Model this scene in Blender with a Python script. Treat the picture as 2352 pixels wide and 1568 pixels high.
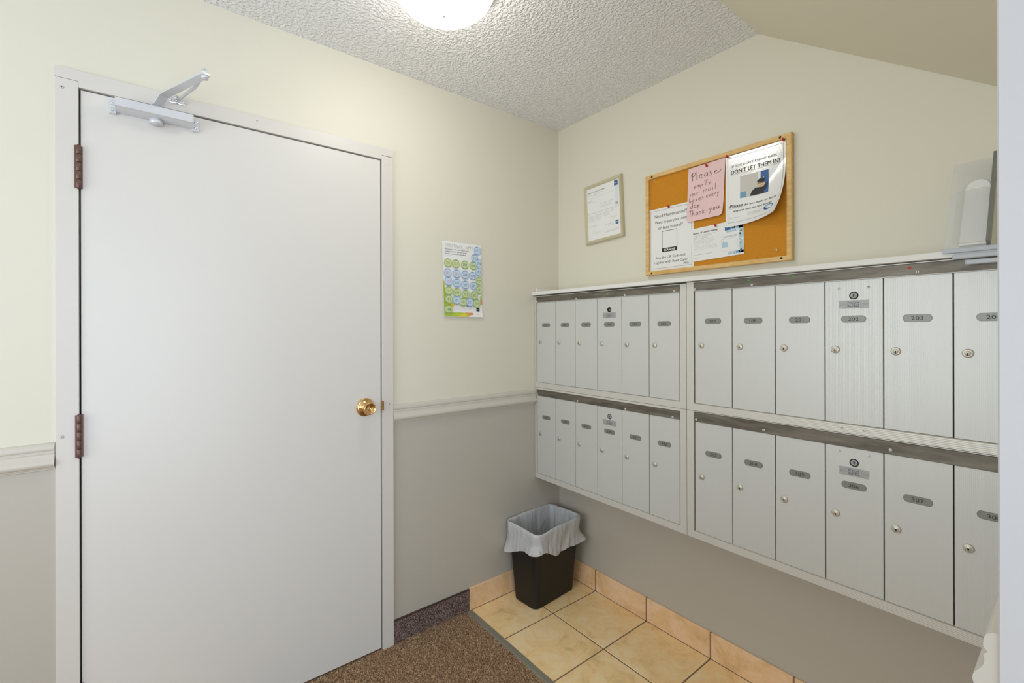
import bpy, bmesh, math, random
import numpy as np
from mathutils import Vector, Matrix

# ------------------------------------------------------------------ clear
for o in list(bpy.data.objects): bpy.data.objects.remove(o)
SC = bpy.context.scene
COL = SC.collection
PI = math.pi

# ------------------------------------------------------------------ camera, world, lights, exposure
cam_d = bpy.data.cameras.new('camera'); cam = bpy.data.objects.new('camera', cam_d); COL.objects.link(cam)
cam_d.sensor_width = 36.0; cam_d.sensor_fit = 'HORIZONTAL'
cam_d.lens = 1049.04 / 2352 * 36.0
cam_d.shift_y = -28.76 / 2352
cam_d.clip_start = 0.02
Fv = Vector((-0.78551749, 0.61883945, 0)); Rv = Vector((0.61883744, 0.78551494, -0.00254914)); Uv = Rv.cross(Fv)
m = Matrix((Rv, Uv, -Fv)).transposed().to_4x4(); m.translation = (1.82856, -1.77170, 1.32972)
cam.matrix_world = m
SC.camera = cam

W = bpy.data.worlds.new('daylight'); SC.world = W; W.use_nodes = True
W.node_tree.nodes['Background'].inputs[0].default_value = (0.80, 0.90, 1.0, 1)
W.node_tree.nodes['Background'].inputs[1].default_value = 1.0

def area(name, loc, direction, sx, sy, power, color):
    l = bpy.data.lights.new(name, 'AREA'); l.shape = 'RECTANGLE'; l.size = sx; l.size_y = sy; l.energy = power; l.color = color
    o = bpy.data.objects.new(name, l); COL.objects.link(o); o.location = loc
    o.rotation_euler = Vector(direction).to_track_quat('-Z', 'Y').to_euler(); return o
area('entrance_daylight', (3.35, -2.0, 1.15), (-1, 0.0, 0.30), 1.5, 2.0, 19, (0.70, 0.81, 1.0))
area('window_daylight', (1.1, -3.50, 1.25), (0.0, 1, 0.22), 1.7, 1.4, 18, (0.92, 0.96, 1.0))
LAMP_STRENGTH = 9.0
SC.view_settings.view_transform = 'Standard'; SC.view_settings.look = 'None'
SC.view_settings.gamma = 1.0; SC.view_settings.use_curve_mapping = False
SC.view_settings.exposure = 0.42

# ------------------------------------------------------------------ material helpers
def s2l(c):
    return tuple(((v/255)/12.92 if v/255 <= .04045 else (((v/255)+.055)/1.055)**2.4) for v in c)
def mat(name, rgb, rough=.5, metal=0.0, spec=.5, **kw):
    m = bpy.data.materials.new(name); m.use_nodes = True
    b = m.node_tree.nodes['Principled BSDF']
    c = s2l(rgb)
    b.inputs['Base Color'].default_value = (*c, 1)
    b.inputs['Roughness'].default_value = rough
    b.inputs['Metallic'].default_value = metal
    b.inputs['Specular IOR Level'].default_value = spec
    for k, v in kw.items(): b.inputs[k.replace('_', ' ')].default_value = v
    m.diffuse_color = (*c, 1)
    return m
def N(m, t, **kw):
    n = m.node_tree.nodes.new(t)
    for k, v in kw.items(): setattr(n, k, v)
    return n
def L(m, a, b): m.node_tree.links.new(a, b)
def bsdf(m): return m.node_tree.nodes['Principled BSDF']
def coords(m, scale=(1, 1, 1), obj=False, rot=(0, 0, 0)):
    mp = N(m, 'ShaderNodeMapping'); mp.inputs['Scale'].default_value = scale; mp.inputs['Rotation'].default_value = rot
    if obj:
        tc = N(m, 'ShaderNodeTexCoord'); L(m, tc.outputs['Object'], mp.inputs[0])
    else:
        g = N(m, 'ShaderNodeNewGeometry'); L(m, g.outputs['Position'], mp.inputs[0])
    return mp.outputs[0]
def noise(m, vec, scale, detail=2, rough=.5, dist=0):
    n = N(m, 'ShaderNodeTexNoise'); n.inputs['Scale'].default_value = scale; n.inputs['Detail'].default_value = detail
    n.inputs['Roughness'].default_value = rough; n.inputs['Distortion'].default_value = dist
    L(m, vec, n.inputs['Vector']); return n.outputs['Fac']
def bump(m, h, strength, dist):
    b = N(m, 'ShaderNodeBump'); b.inputs['Strength'].default_value = strength; b.inputs['Distance'].default_value = dist
    L(m, h, b.inputs['Height']); L(m, b.outputs[0], bsdf(m).inputs['Normal']); return b
def ramp(m, fac, stops):
    r = N(m, 'ShaderNodeValToRGB'); e = r.color_ramp.elements
    while len(e) > 1: e.remove(e[-1])
    e[0].position = stops[0][0]; e[0].color = (*s2l(stops[0][1]), 1)
    for p, c in stops[1:]:
        x = e.new(p); x.color = (*s2l(c), 1)
    L(m, fac, r.inputs[0]); return r.outputs[0]
def setcol(m, sock): L(m, sock, bsdf(m).inputs['Base Color'])

def paint(name, rgb, rough=.55, b=.15, sc=260):
    m = mat(name, rgb, rough); v = coords(m)
    bump(m, noise(m, v, sc, 3, .6), b, .0006); return m
M_CREAM = paint('cream_wall_paint', (225, 221, 204), .5)
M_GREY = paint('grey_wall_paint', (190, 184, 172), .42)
M_SOFF = paint('soffit_paint', (226, 220, 200), .55)
M_DOOR = mat('door_paint', (222, 219, 213), .30); 
_v = coords(M_DOOR, (1, 1, .25)); bump(M_DOOR, noise(M_DOOR, _v, 190, 3), .12, .0005)
M_FRAME = paint('door_frame_paint', (217, 213, 206), .35, .1)
M_RAIL = paint('rail_paint', (207, 201, 189), .3, .05)
M_DARK = mat('dark_gap', (40, 38, 36), .8)
M_CEIL = mat('stipple_ceiling', (247, 247, 247), .8, spec=.25)
_v = coords(M_CEIL)
_n1 = noise(M_CEIL, _v, 92, 1.2, .5, .25); _n2 = noise(M_CEIL, _v, 210, 1, .5, 0)
_mx = N(M_CEIL, 'ShaderNodeMath', operation='MULTIPLY_ADD'); L(M_CEIL, _n2, _mx.inputs[0]); _mx.inputs[1].default_value = .25; L(M_CEIL, _n1, _mx.inputs[2])
_mr = N(M_CEIL, 'ShaderNodeMapRange'); _mr.inputs[1].default_value = .48; _mr.inputs[2].default_value = .80; L(M_CEIL, _mx.outputs[0], _mr.inputs[0])
bump(M_CEIL, _mr.outputs[0], .9, .0050)

def make_tile(name, base):
    m = mat(name, base, .38)
    tc = N(m, 'ShaderNodeTexCoord'); oi = N(m, 'ShaderNodeObjectInfo')
    ml = N(m, 'ShaderNodeVectorMath', operation='SCALE'); L(m, oi.outputs['Location'], ml.inputs[0]); ml.inputs[3].default_value = 7.3
    ad = N(m, 'ShaderNodeVectorMath', operation='ADD'); L(m, tc.outputs['Object'], ad.inputs[0]); L(m, ml.outputs[0], ad.inputs[1])
    f1 = noise(m, ad.outputs[0], 9, 6, .62, 1.1); f2 = noise(m, ad.outputs[0], 30, 4, .6, 1.5)
    a = N(m, 'ShaderNodeMath', operation='MULTIPLY_ADD'); L(m, f2, a.inputs[0]); a.inputs[1].default_value = .35; L(m, f1, a.inputs[2])
    dk = tuple(int(x*.83) for x in base); md = base; lt = (min(255, base[0]+6), base[1]+12, base[2]+24)
    setcol(m, ramp(m, a.outputs[0], [(.36, dk), (.50, tuple(int(x*.94) for x in base)), (.62, md), (.78, lt)]))
    bump(m, f2, .2, .001)
    return m
M_TILE = make_tile('beige_floor_tile', (252, 216, 156))
M_TILEB = make_tile('beige_base_tile', (236, 196, 148))
M_GROUT = mat('brown_grout', (136, 112, 88), .9)
M_TRANS = mat('grey_transition_strip', (136, 132, 118), .5)
def make_carpet(name, lo, mid, hi):
    m = mat(name, mid, .95, spec=.1); v = coords(m)
    f = noise(m, v, 190, 2, .6); setcol(m, ramp(m, f, [(.32, lo), (.5, mid), (.68, hi)]))
    return m
M_CARP = make_carpet('brown_loop_carpet', (92, 66, 44), (178, 146, 114), (238, 214, 182))
M_CARPB = make_carpet('carpet_base_brown', (64, 46, 42), (118, 98, 90), (176, 158, 148))
M_BIND = mat('carpet_binding', (66, 48, 44), .8)
M_BRASS = mat('polished_brass', (222, 182, 126), .16, 1.0)
M_HINGE = mat('brown_hinge', (112, 84, 78), .38, .55)
M_ALU = mat('silver_closer', (216, 218, 221), .38, .3)
M_CHROME = mat('chrome', (225, 227, 230), .1, 1.0)
M_SCREW = mat('painted_screw', (204, 201, 196), .45, .1)
M_WHITEP = mat('white_laminate', (232, 231, 226), .35)
def ribbed(name, rgb, axis, pitch=.0036, strength=.16):
    m = mat(name, rgb, .42, .25)
    g = N(m, 'ShaderNodeNewGeometry'); sp = N(m, 'ShaderNodeSeparateXYZ'); L(m, g.outputs['Position'], sp.inputs[0])
    a = N(m, 'ShaderNodeMath', operation='MULTIPLY'); L(m, sp.outputs[axis], a.inputs[0]); a.inputs[1].default_value = 2*PI/pitch
    s = N(m, 'ShaderNodeMath', operation='SINE'); L(m, a.outputs[0], s.inputs[0])
    bump(m, s.outputs[0], strength, .00035); return m
M_MBX = ribbed('ribbed_aluminium_door', (212, 213, 209), 0)
M_MBH = ribbed('ribbed_aluminium_rail', (216, 214, 206), 2, .0045, .28)
M_MBV = ribbed('ribbed_aluminium_stile', (214, 212, 204), 0, .0045, .2)
M_MBS = mat('aluminium_case', (190, 188, 182), .45, .3)
M_STRIP = mat('brushed_dark_strip', (112, 105, 95), .45, .35)
_v = coords(M_STRIP, (9, 9, 60)); setcol(M_STRIP, ramp(M_STRIP, noise(M_STRIP, _v, 1.0, 4, .65), [(.3, (88, 82, 72)), (.5, (112, 106, 95)), (.75, (136, 129, 116))]))
M_PLATE = mat('grey_number_plate', (138, 140, 132), .4, .3)
M_INK = mat('black_ink', (44, 44, 44), .6)
M_INK2 = mat('grey_ink', (150, 150, 150), .7)
M_INKL = mat('pale_grey_ink', (188, 188, 188), .7)
M_LOCK = mat('nickel_lock', (204, 199, 186), .42, .6)
M_BLACK = mat('black_hole', (16, 16, 16), .7)
M_MAKER = mat('maker_plate_aluminium', (172, 174, 174), .5, .3)
M_GDOT = mat('green_dot', (96, 190, 84), .5)
M_RDOT = mat('red_dot', (222, 52, 44), .5)
M_OAK = mat('pale_oak', (226, 186, 116), .42)
_v = coords(M_OAK, (6, 30, 30)); setcol(M_OAK, ramp(M_OAK, noise(M_OAK, _v, 2.5, 4, .6, .6), [(.3, (212, 168, 96)), (.7, (236, 200, 134))]))
M_CORK = mat('cork', (206, 140, 42), .85, spec=.2)
_v = coords(M_CORK); setcol(M_CORK, ramp(M_CORK, noise(M_CORK, _v, 330, 3, .7), [(.3, (198, 130, 36)), (.5, (208, 140, 42)), (.72, (218, 152, 54))]))
bump(M_CORK, noise(M_CORK, _v, 330, 3), .3, .0008)
M_PAPER = mat('white_paper', (240, 240, 238), .6)
M_SLEEVE = mat('laminated_paper', (240, 240, 238), .35); bsdf(M_SLEEVE).inputs['Coat Weight'].default_value = 1.0; bsdf(M_SLEEVE).inputs['Coat Roughness'].default_value = .13; bsdf(M_SLEEVE).inputs['Coat IOR'].default_value = 1.7
_v = coords(M_SLEEVE); _nn = noise(M_SLEEVE, _v, 30, 3, .5, 1)
_b = N(M_SLEEVE, 'ShaderNodeBump'); _b.inputs['Strength'].default_value = .25; _b.inputs['Distance'].default_value = .002; L(M_SLEEVE, _nn, _b.inputs['Height']); L(M_SLEEVE, _b.outputs[0], bsdf(M_SLEEVE).inputs['Coat Normal'])
M_PINK = mat('pink_paper', (240, 205, 205), .6)
M_PINKINK = mat('brown_marker', (92, 60, 66), .6)
M_REDP = mat('red_plastic', (206, 38, 36), .25)
M_CLEARP = mat('clear_white_plastic', (240, 236, 226), .2)
M_SILV = mat('champagne_frame', (206, 198, 168), .35, .35)
M_SCRD = mat('dark_screw', (52, 42, 34), .4, .5)
M_BLUE = mat('blue_print', (52, 98, 158), .5)
M_LBLUE = mat('light_blue_print', (176, 208, 228), .5)
M_MBLUE = mat('mid_blue_print', (112, 160, 196), .5)
M_NAVY = mat('navy_print', (56, 74, 132), .5)
M_SKIN = mat('tan_print', (222, 186, 150), .5)
M_WOODP = mat('pale_print', (206, 204, 196), .5)
M_STG = mat('green_sticker', (204, 220, 164), .5); M_STB = mat('blue_sticker', (202, 220, 238), .5)
M_STGD = mat('dark_green_sticker_ring', (126, 154, 88), .5); M_STBD = mat('dark_blue_sticker_ring', (98, 138, 186), .5)
M_STGM = mat('green_sticker_rim', (178, 202, 132), .5); M_STBM = mat('blue_sticker_rim', (172, 202, 230), .5)
M_REDINK = mat('red_marker', (206, 110, 110), .6)
M_YEL = mat('yellow_print', (232, 206, 60), .5); M_LIME = mat('lime_print', (176, 200, 66), .5); M_ORNG = mat('orange_print', (226, 144, 84), .5)
M_BIN = mat('black_bin_plastic', (15, 15, 15), .5)
M_LEDGE = M_WHITEP
def make_bag():
    m = mat('translucent_bin_liner', (240, 241, 243), .3)
    nt = m.node_tree; out = nt.nodes['Material Output']; b = bsdf(m)
    b.inputs['Coat Weight'].default_value = .4; b.inputs['Coat Roughness'].default_value = .15
    t = N(m, 'ShaderNodeBsdfTranslucent'); t.inputs[0].default_value = (.82, .85, .9, 1)
    tr = N(m, 'ShaderNodeBsdfTransparent'); tr.inputs[0].default_value = (.95, .96, .97, 1)
    x = N(m, 'ShaderNodeMixShader'); x.inputs[0].default_value = .25; L(m, b.outputs[0], x.inputs[1]); L(m, t.outputs[0], x.inputs[2])
    y = N(m, 'ShaderNodeMixShader'); y.inputs[0].default_value = .16; L(m, x.outputs[0], y.inputs[1]); L(m, tr.outputs[0], y.inputs[2])
    L(m, y.outputs[0], out.inputs['Surface'])
    v = coords(m, (1.3, 1.0, .45), obj=True, rot=(.5, .4, .3)); bump(m, noise(m, v, 17, 3, .45, 1.4), .75, .016)
    return m
M_BAG = make_bag()
def make_clear():
    m = mat('clear_acrylic', (248, 250, 252), .05); b = bsdf(m)
    b.inputs['Transmission Weight'].default_value = 1.0; b.inputs['IOR'].default_value = 1.3
    tr = N(m, 'ShaderNodeBsdfTransparent'); x = N(m, 'ShaderNodeMixShader'); x.inputs[0].default_value = .5
    L(m, b.outputs[0], x.inputs[1]); L(m, tr.outputs[0], x.inputs[2]); L(m, x.outputs[0], m.node_tree.nodes['Material Output'].inputs['Surface'])
    return m
M_CLEAR = make_clear()
M_SMOKE = mat('grey_acrylic_edge', (128, 128, 124), .3)
M_LAMP = mat('lit_glass_dome', (255, 252, 246), .3); bsdf(M_LAMP).inputs['Emission Color'].default_value = (1.0, .95, .86, 1); bsdf(M_LAMP).inputs['Emission Strength'].default_value = LAMP_STRENGTH

# ------------------------------------------------------------------ object helpers
def empty(name, loc=(0, 0, 0), rz=0):
    o = bpy.data.objects.new(name, None); COL.objects.link(o); o.location = loc; o.rotation_euler = (0, 0, rz); o.empty_display_size = .05
    return o
def tag(o, label=None, cat=None, group=None, kind=None):
    if label: o['label'] = label
    if cat: o['category'] = cat
    if group: o['group'] = group
    if kind: o['kind'] = kind
    return o
class MB:
    """collects shapes of ONE mesh object, several materials allowed"""
    def __init__(s): s.v = []; s.f = []; s.mi = []; s.sm = []; s.mats = []
    def midx(s, m):
        if m not in s.mats: s.mats.append(m)
        return s.mats.index(m)
    def add(s, vs, fs, m, smooth=False, M=None):
        k = len(s.v); i = s.midx(m)
        s.v += [tuple(M @ Vector(p)) if M is not None else tuple(p) for p in vs]
        for f in fs: s.f.append([k+j for j in f]); s.mi.append(i); s.sm.append(smooth)
    def box(s, a, b, m, bev=0, M=None):
        return s._box([min(p, q) for p, q in zip(a, b)], [max(p, q) for p, q in zip(a, b)], m, bev, M)
    def _box(s, a, b, m, bev, M):
        x0, y0, z0 = a; x1, y1, z1 = b
        bm = bmesh.new(); bmesh.ops.create_cube(bm, size=1)
        for v in bm.verts: v.co = Vector(((x0+x1)/2+v.co.x*(x1-x0), (y0+y1)/2+v.co.y*(y1-y0), (z0+z1)/2+v.co.z*(z1-z0)))
        if bev: bmesh.ops.bevel(bm, geom=list(bm.edges), offset=bev, segments=2 if bev > .0015 else 1, affect='EDGES', profile=.7)
        bm.verts.index_update()
        s.add([v.co.copy() for v in bm.verts], [[v.index for v in f.verts] for f in bm.faces], m, False, M); bm.free()
    def lathe(s, prof, m, n=24, M=None, smooth=True, cap=True):
        """prof: list of (r, z) around local z"""
        vs = []; fs = []
        for r, z in prof:
            for i in range(n):
                a = 2*PI*i/n; vs.append((r*math.cos(a), r*math.sin(a), z))
        for j in range(len(prof)-1):
            for i in range(n):
                k = (i+1) % n; fs.append([j*n+i, j*n+k, (j+1)*n+k, (j+1)*n+i])
        if cap:
            if prof[0][0] > 1e-5: fs.append(list(range(n))[::-1])
            if prof[-1][0] > 1e-5: fs.append([(len(prof)-1)*n+i for i in range(n)])
        s.add(vs, fs, m, smooth, M)
    def prism(s, pts, z0, z1, m, M=None):
        n = len(pts); vs = [(x, y, z0) for x, y in pts]+[(x, y, z1) for x, y in pts]
        fs = [list(range(n))[::-1], [n+i for i in range(n)]]+[[i, (i+1) % n, n+(i+1) % n, n+i] for i in range(n)]
        s.add(vs, fs, m, False, M)
    def tube(s, pts, r, m, n=10):
        pts = [Vector(p) for p in pts]; vs = []; fs = []
        for i, p in enumerate(pts):
            d = (pts[min(i+1, len(pts)-1)]-pts[max(i-1, 0)]).normalized()
            u = d.orthogonal().normalized(); w = d.cross(u); rr = r[i] if isinstance(r, (list, tuple)) else r
            if i and True:
                u = (pu - d*pu.dot(d)).normalized(); w = d.cross(u)
            pu = u
            for k in range(n):
                a = 2*PI*k/n; vs.append(p+u*math.cos(a)*rr+w*math.sin(a)*rr)
        for i in range(len(pts)-1):
            for k in range(n):
                q = (k+1) % n; fs.append([i*n+k, i*n+q, (i+1)*n+q, (i+1)*n+k])
        fs.append(list(range(n))[::-1]); fs.append([(len(pts)-1)*n+k for k in range(n)])
        s.add(vs, fs, m, True)
    def strap(s, pts, w, t, m):
        """flat bar along pts; w widths (horizontal), t thickness (vertical)"""
        pts = [Vector(p) for p in pts]; vs = []; fs = []
        for i, p in enumerate(pts):
            d = (pts[min(i+1, len(pts)-1)]-pts[max(i-1, 0)]); h = Vector((d.x, d.y, 0)).normalized(); side = Vector((-h.y, h.x, 0)); d.normalize(); up = side.cross(d)*-1
            ww = w[i]/2 if isinstance(w, (list, tuple)) else w/2
            for a, b in ((-1, -1), (1, -1), (1, 1), (-1, 1)): vs.append(p+side*a*ww+up*b*t/2)
        for i in range(len(pts)-1):
            for k in range(4):
                q = (k+1) % 4; fs.append([i*4+k, i*4+q, (i+1)*4+q, (i+1)*4+k])
        fs.append([0, 1, 2, 3][::-1]); e = (len(pts)-1)*4; fs.append([e, e+1, e+2, e+3]); s.add(vs, fs, m)
    def build(s, name, parent=None, loc=None, fix=True):
        me = bpy.data.meshes.new(name)
        off = Vector(loc) if loc is not None else Vector((0, 0, 0))
        me.from_pydata([tuple(Vector(p)-off) for p in s.v], [], s.f)
        for mm in s.mats: me.materials.append(mm)
        me.polygons.foreach_set('material_index', s.mi); me.polygons.foreach_set('use_smooth', s.sm)
        if fix:
            bm = bmesh.new(); bm.from_mesh(me); bmesh.ops.recalc_face_normals(bm, faces=bm.faces); bm.to_mesh(me); bm.free()
        me.update()
        o = bpy.data.objects.new(name, me); COL.objects.link(o)
        if parent is not None:
            o.parent = parent
            o.location = off - PW(parent) if loc is not None else -PW(parent)
            if loc is None: pass
        elif loc is not None: o.location = off
        return o
WL = {}
def PW(o):
    """world location of an unrotated parent chain"""
    p = Vector(o.location); 
    while o.parent is not None: o = o.parent; p = p + Vector(o.location)
    return p
# every builder below gives WORLD coordinates to MB; build() subtracts the parent's position.

# axis frames: local z pointing along the given direction, placed at p
def frame_at(p, zdir, xdir=None):
    z = Vector(zdir).normalized(); x = Vector(xdir) if xdir else z.orthogonal(); x = (x - z*x.dot(z)).normalized(); y = z.cross(x)
    M = Matrix((x, y, z)).transposed().to_4x4(); M.translation = p; return M

# ------------------------------------------------------------------ printing on surfaces
_tc = {}
def text_poly(s):
    if s in _tc: return _tc[s]
    cu = bpy.data.curves.new('t', 'FONT'); cu.body = s; cu.resolution_u = 2; cu.size = 1.0
    ob = bpy.data.objects.new('t', cu); COL.objects.link(ob)
    dg = bpy.context.evaluated_depsgraph_get(); me = bpy.data.meshes.new_from_object(ob.evaluated_get(dg))
    V = [(v.co.x, v.co.y) for v in me.vertices]; F = [list(p.vertices) for p in me.polygons]
    COL.objects.unlink(ob); bpy.data.objects.remove(ob); bpy.data.curves.remove(cu); bpy.data.meshes.remove(me)
    x0 = min(v[0] for v in V); x1 = max(v[0] for v in V)
    V = [(x-x0, y) for x, y in V]; _tc[s] = (V, F, x1-x0); return _tc[s]
HW = {'P': [[(0, .62), (.1, .9), (.3, 1), (.6, .92), (.62, .68), (.4, .55), (.18, .52)], [(.2, .95), (.25, 0)]], 'l': [[(.15, 1), (.15, .0)]],
 'e': [[(.05, .28), (.5, .34), (.4, .52), (.15, .5), (.03, .25), (.2, .03), (.5, .08)]], 'a': [[(.5, .45), (.3, .52), (.08, .35), (.08, .12), (.28, .03), (.48, .2), (.5, .45), (.52, .02)]],
 's': [[(.42, .45), (.18, .5), (.1, .38), (.4, .18), (.3, .04), (.02, .06)]], 'm': [[(.04, 0), (.06, .48)], [(.06, .35), (.2, .5), (.3, .36), (.3, .02)], [(.3, .36), (.46, .5), (.56, .36), (.56, .0)]],
 'p': [[(.08, .45), (.08, -.35)], [(.08, .35), (.3, .5), (.46, .32), (.3, .08), (.1, .1)]], 'T': [[(.0, .95), (.6, .98)], [(.32, .97), (.26, 0)]], 'y': [[(.04, .48), (.22, .12)], [(.46, .5), (.2, -.05), (.1, -.38)]],
 'o': [[(.25, .5), (.06, .3), (.14, .04), (.36, .06), (.46, .3), (.25, .5)]], 'u': [[(.06, .48), (.08, .12), (.26, .03), (.44, .2), (.46, .48)], [(.46, .48), (.5, .02)]], 'r': [[(.08, .48), (.1, .02)], [(.1, .3), (.26, .5), (.44, .44)]],
 'i': [[(.2, .45), (.2, .02)]], 'b': [[(.08, .95), (.1, .04), (.36, .06), (.46, .3), (.26, .46), (.1, .3)]], 'x': [[(.06, .48), (.44, .0)], [(.44, .48), (.06, .0)]], 'v': [[(.04, .48), (.24, .03), (.44, .48)]],
 'd': [[(.46, .98), (.46, .02)], [(.46, .36), (.26, .48), (.06, .3), (.12, .04), (.34, .06), (.46, .24)]], '.': [[(.1, .0), (.16, .04)]], 'h': [[(.08, .98), (.08, .0)], [(.08, .3), (.28, .48), (.42, .34), (.44, 0)]],
 'n': [[(.08, .48), (.08, .0)], [(.08, .3), (.28, .48), (.42, .34), (.44, 0)]], 'k': [[(.08, .98), (.08, .0)], [(.42, .48), (.1, .22), (.44, 0)]], '-': [[(.05, .3), (.4, .32)]], '~': [[(0, .35), (.3, .42), (.32, .62), (.1, .62), (0, .3), (.14, .04), (.45, .02), (.75, .22), (.95, .55)]],
 'C': [[(.5, .9), (.25, 1), (.05, .6), (.1, .15), (.35, 0), (.55, .12)]], 'R': [[(.08, 0), (.1, 1), (.45, .92), (.45, .6), (.12, .5), (.52, 0)]], 'E': [[(.48, 1), (.1, .98), (.08, 0), (.5, .02)], [(.1, .52), (.4, .54)]],
 'S': [[(.5, .9), (.25, 1), (.08, .76), (.44, .4), (.35, .05), (.04, .06)]], 'M': [[(.04, 0), (.12, 1), (.32, .4), (.52, 1), (.6, 0)]], 'A': [[(.02, 0), (.28, 1), (.54, 0)], [(.12, .38), (.44, .38)]], 'K': [[(.08, 1), (.08, 0)], [(.5, 1), (.1, .48), (.5, 0)]],
 'F': [[(.5, 1), (.1, .98), (.08, 0)]], 'W': [[(0, 1), (.15, 0), (.3, .7), (.45, 0), (.6, 1)]],
 '0': [[(.25, .95), (.06, .6), (.1, .1), (.34, .04), (.46, .5), (.38, .9), (.25, .95)]], '1': [[(.2, .95), (.2, .0)]], '2': [[(.06, .75), (.25, .98), (.42, .75), (.08, .05), (.5, .08)]], '3': [[(.06, .88), (.36, .95), (.4, .7), (.16, .52), (.46, .34), (.36, .02), (.04, .08)]],
 '4': [[(.1, .95), (.06, .45), (.46, .45)], [(.4, .95), (.38, 0)]], '5': [[(.46, .95), (.12, .92), (.1, .55), (.42, .5), (.4, .08), (.04, .04)]], '6': [[(.4, .95), (.1, .55), (.08, .1), (.36, .02), (.44, .34), (.1, .42)]], '7': [[(.04, .92), (.46, .95), (.18, 0)]],
 '8': [[(.25, .5), (.08, .75), (.26, .97), (.42, .75), (.25, .5), (.06, .2), (.26, 0), (.46, .22), (.25, .5)]]}
class Print:
    def __init__(s, surf): s.s = surf; s.m = MB()
    def rect(s, a0, b0, a1, b1, m, off=.0003, n=None):
        nx = n or max(1, int(abs(a1-a0)/.015)); ny = n or max(1, int(abs(b1-b0)/.015)); vs = []; fs = []
        for j in range(ny+1):
            for i in range(nx+1): vs.append(s.s(a0+(a1-a0)*i/nx, b0+(b1-b0)*j/ny, off))
        for j in range(ny):
            for i in range(nx): k = j*(nx+1)+i; fs.append([k, k+nx+1, k+nx+2, k+1])
        s.m.add(vs, fs, m)
    def border(s, a0, b0, a1, b1, t, m, off=.0003):
        s.rect(a0, b0, a1, b0+t, m, off); s.rect(a0, b1-t, a1, b1, m, off); s.rect(a0, b0+t, a0+t, b1-t, m, off); s.rect(a1-t, b0+t, a1, b1-t, m, off)
    def poly(s, pts, m, off=.0003): s.m.add([s.s(a, b, off) for a, b in pts], [list(range(len(pts)))], m)
    def ellipse(s, ca, cb, ra, rb, m, off=.0003, rot=0, n=28, a0=0, a1=2*PI):
        pts = []
        for i in range(n):
            t = a0+(a1-a0)*i/(n if a1-a0 > 6.2 else n-1); x = ra*math.cos(t); y = rb*math.sin(t); pts.append((ca+x*math.cos(rot)-y*math.sin(rot), cb+x*math.sin(rot)+y*math.cos(rot)))
        s.poly(pts, m, off)
    def arc(s, ca, cb, r, w, a0, a1, m, off=.0004, n=12):
        vs = []; fs = []
        for i in range(n+1):
            t = a0+(a1-a0)*i/n; k = .35+.65*math.sin(PI*i/n)
            for q in (r-w*k/2, r+w*k/2): vs.append(s.s(ca+q*math.cos(t), cb+q*math.sin(t), off))
        for i in range(n): fs.append([2*i, 2*i+1, 2*i+3, 2*i+2])
        s.m.add(vs, fs, m)
    def text(s, t, a0, a1, b, m, h=None, off=.0003, shear=0, bold=0, slope=0, hmax=None):
        """baseline at b (downwards), stretched to fill a0..a1; h = cap height"""
        V, F, w = text_poly(t); k = (a1-a0)/w; hy = k if h is None else h/.70
        if hmax and hy > hmax/.7: hy = hmax/.7
        reps = [0] if not bold else [-bold, 0, bold]
        for i, r in enumerate(reps):
            s.m.add([s.s(a0+x*k+r+shear*y*hy, b-y*hy-slope*x*k, off+i*.00002) for x, y in V], F, m)
    def hand(s, t, a0, a1, b, h, m, w=.0012, off=.0004, slope=0, adv=.68):
        n = sum({' ': .5, '.': .3, 'i': .45, 'l': .4, '1': .5}.get(c, adv) for c in t); k = (a1-a0)/n; x = 0
        for c in t:
            ad = {' ': .5, '.': .3, 'i': .45, 'l': .4, '1': .5}.get(c, adv)
            for st in HW.get(c, []):
                P = [(a0+(x+px)*k, b-py*h-slope*(x+px)*k) for px, py in st]
                if len(P) > 2:       # one round of corner smoothing
                    Q = [P[0]]
                    for i in range(len(P)-1):
                        p, q = P[i], P[i+1]; Q += [(p[0]*.75+q[0]*.25, p[1]*.75+q[1]*.25), (p[0]*.25+q[0]*.75, p[1]*.25+q[1]*.75)]
                    P = Q+[P[-1]]
                vs = []; fs = []
                for i, p in enumerate(P):
                    q0 = P[max(i-1, 0)]; q1 = P[min(i+1, len(P)-1)]; dx = q1[0]-q0[0]; dy = q1[1]-q0[1]; l = math.hypot(dx, dy) or 1
                    nx, ny = -dy/l*w/2, dx/l*w/2; vs += [s.s(p[0]+nx, p[1]+ny, off), s.s(p[0]-nx, p[1]-ny, off)]
                for i in range(len(P)-1): fs.append([2*i, 2*i+1, 2*i+3, 2*i+2])
                s.m.add(vs, fs, m)
            x += ad
    def greek(s, a0, a1, b, m, t=.0009, off=.0003, seed=0, gap=.0016):
        """a line of small print too small to read: word-shaped dashes"""
        r = random.Random(seed); x = a0
        while x < a1:
            w = r.uniform(.004, .011); e = min(x+w, a1); s.rect(x, b-t/2, e, b+t/2, m, off, n=1); x = e+gap
    def build(s, name, parent): return s.m.build(name, parent, fix=False)
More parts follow.
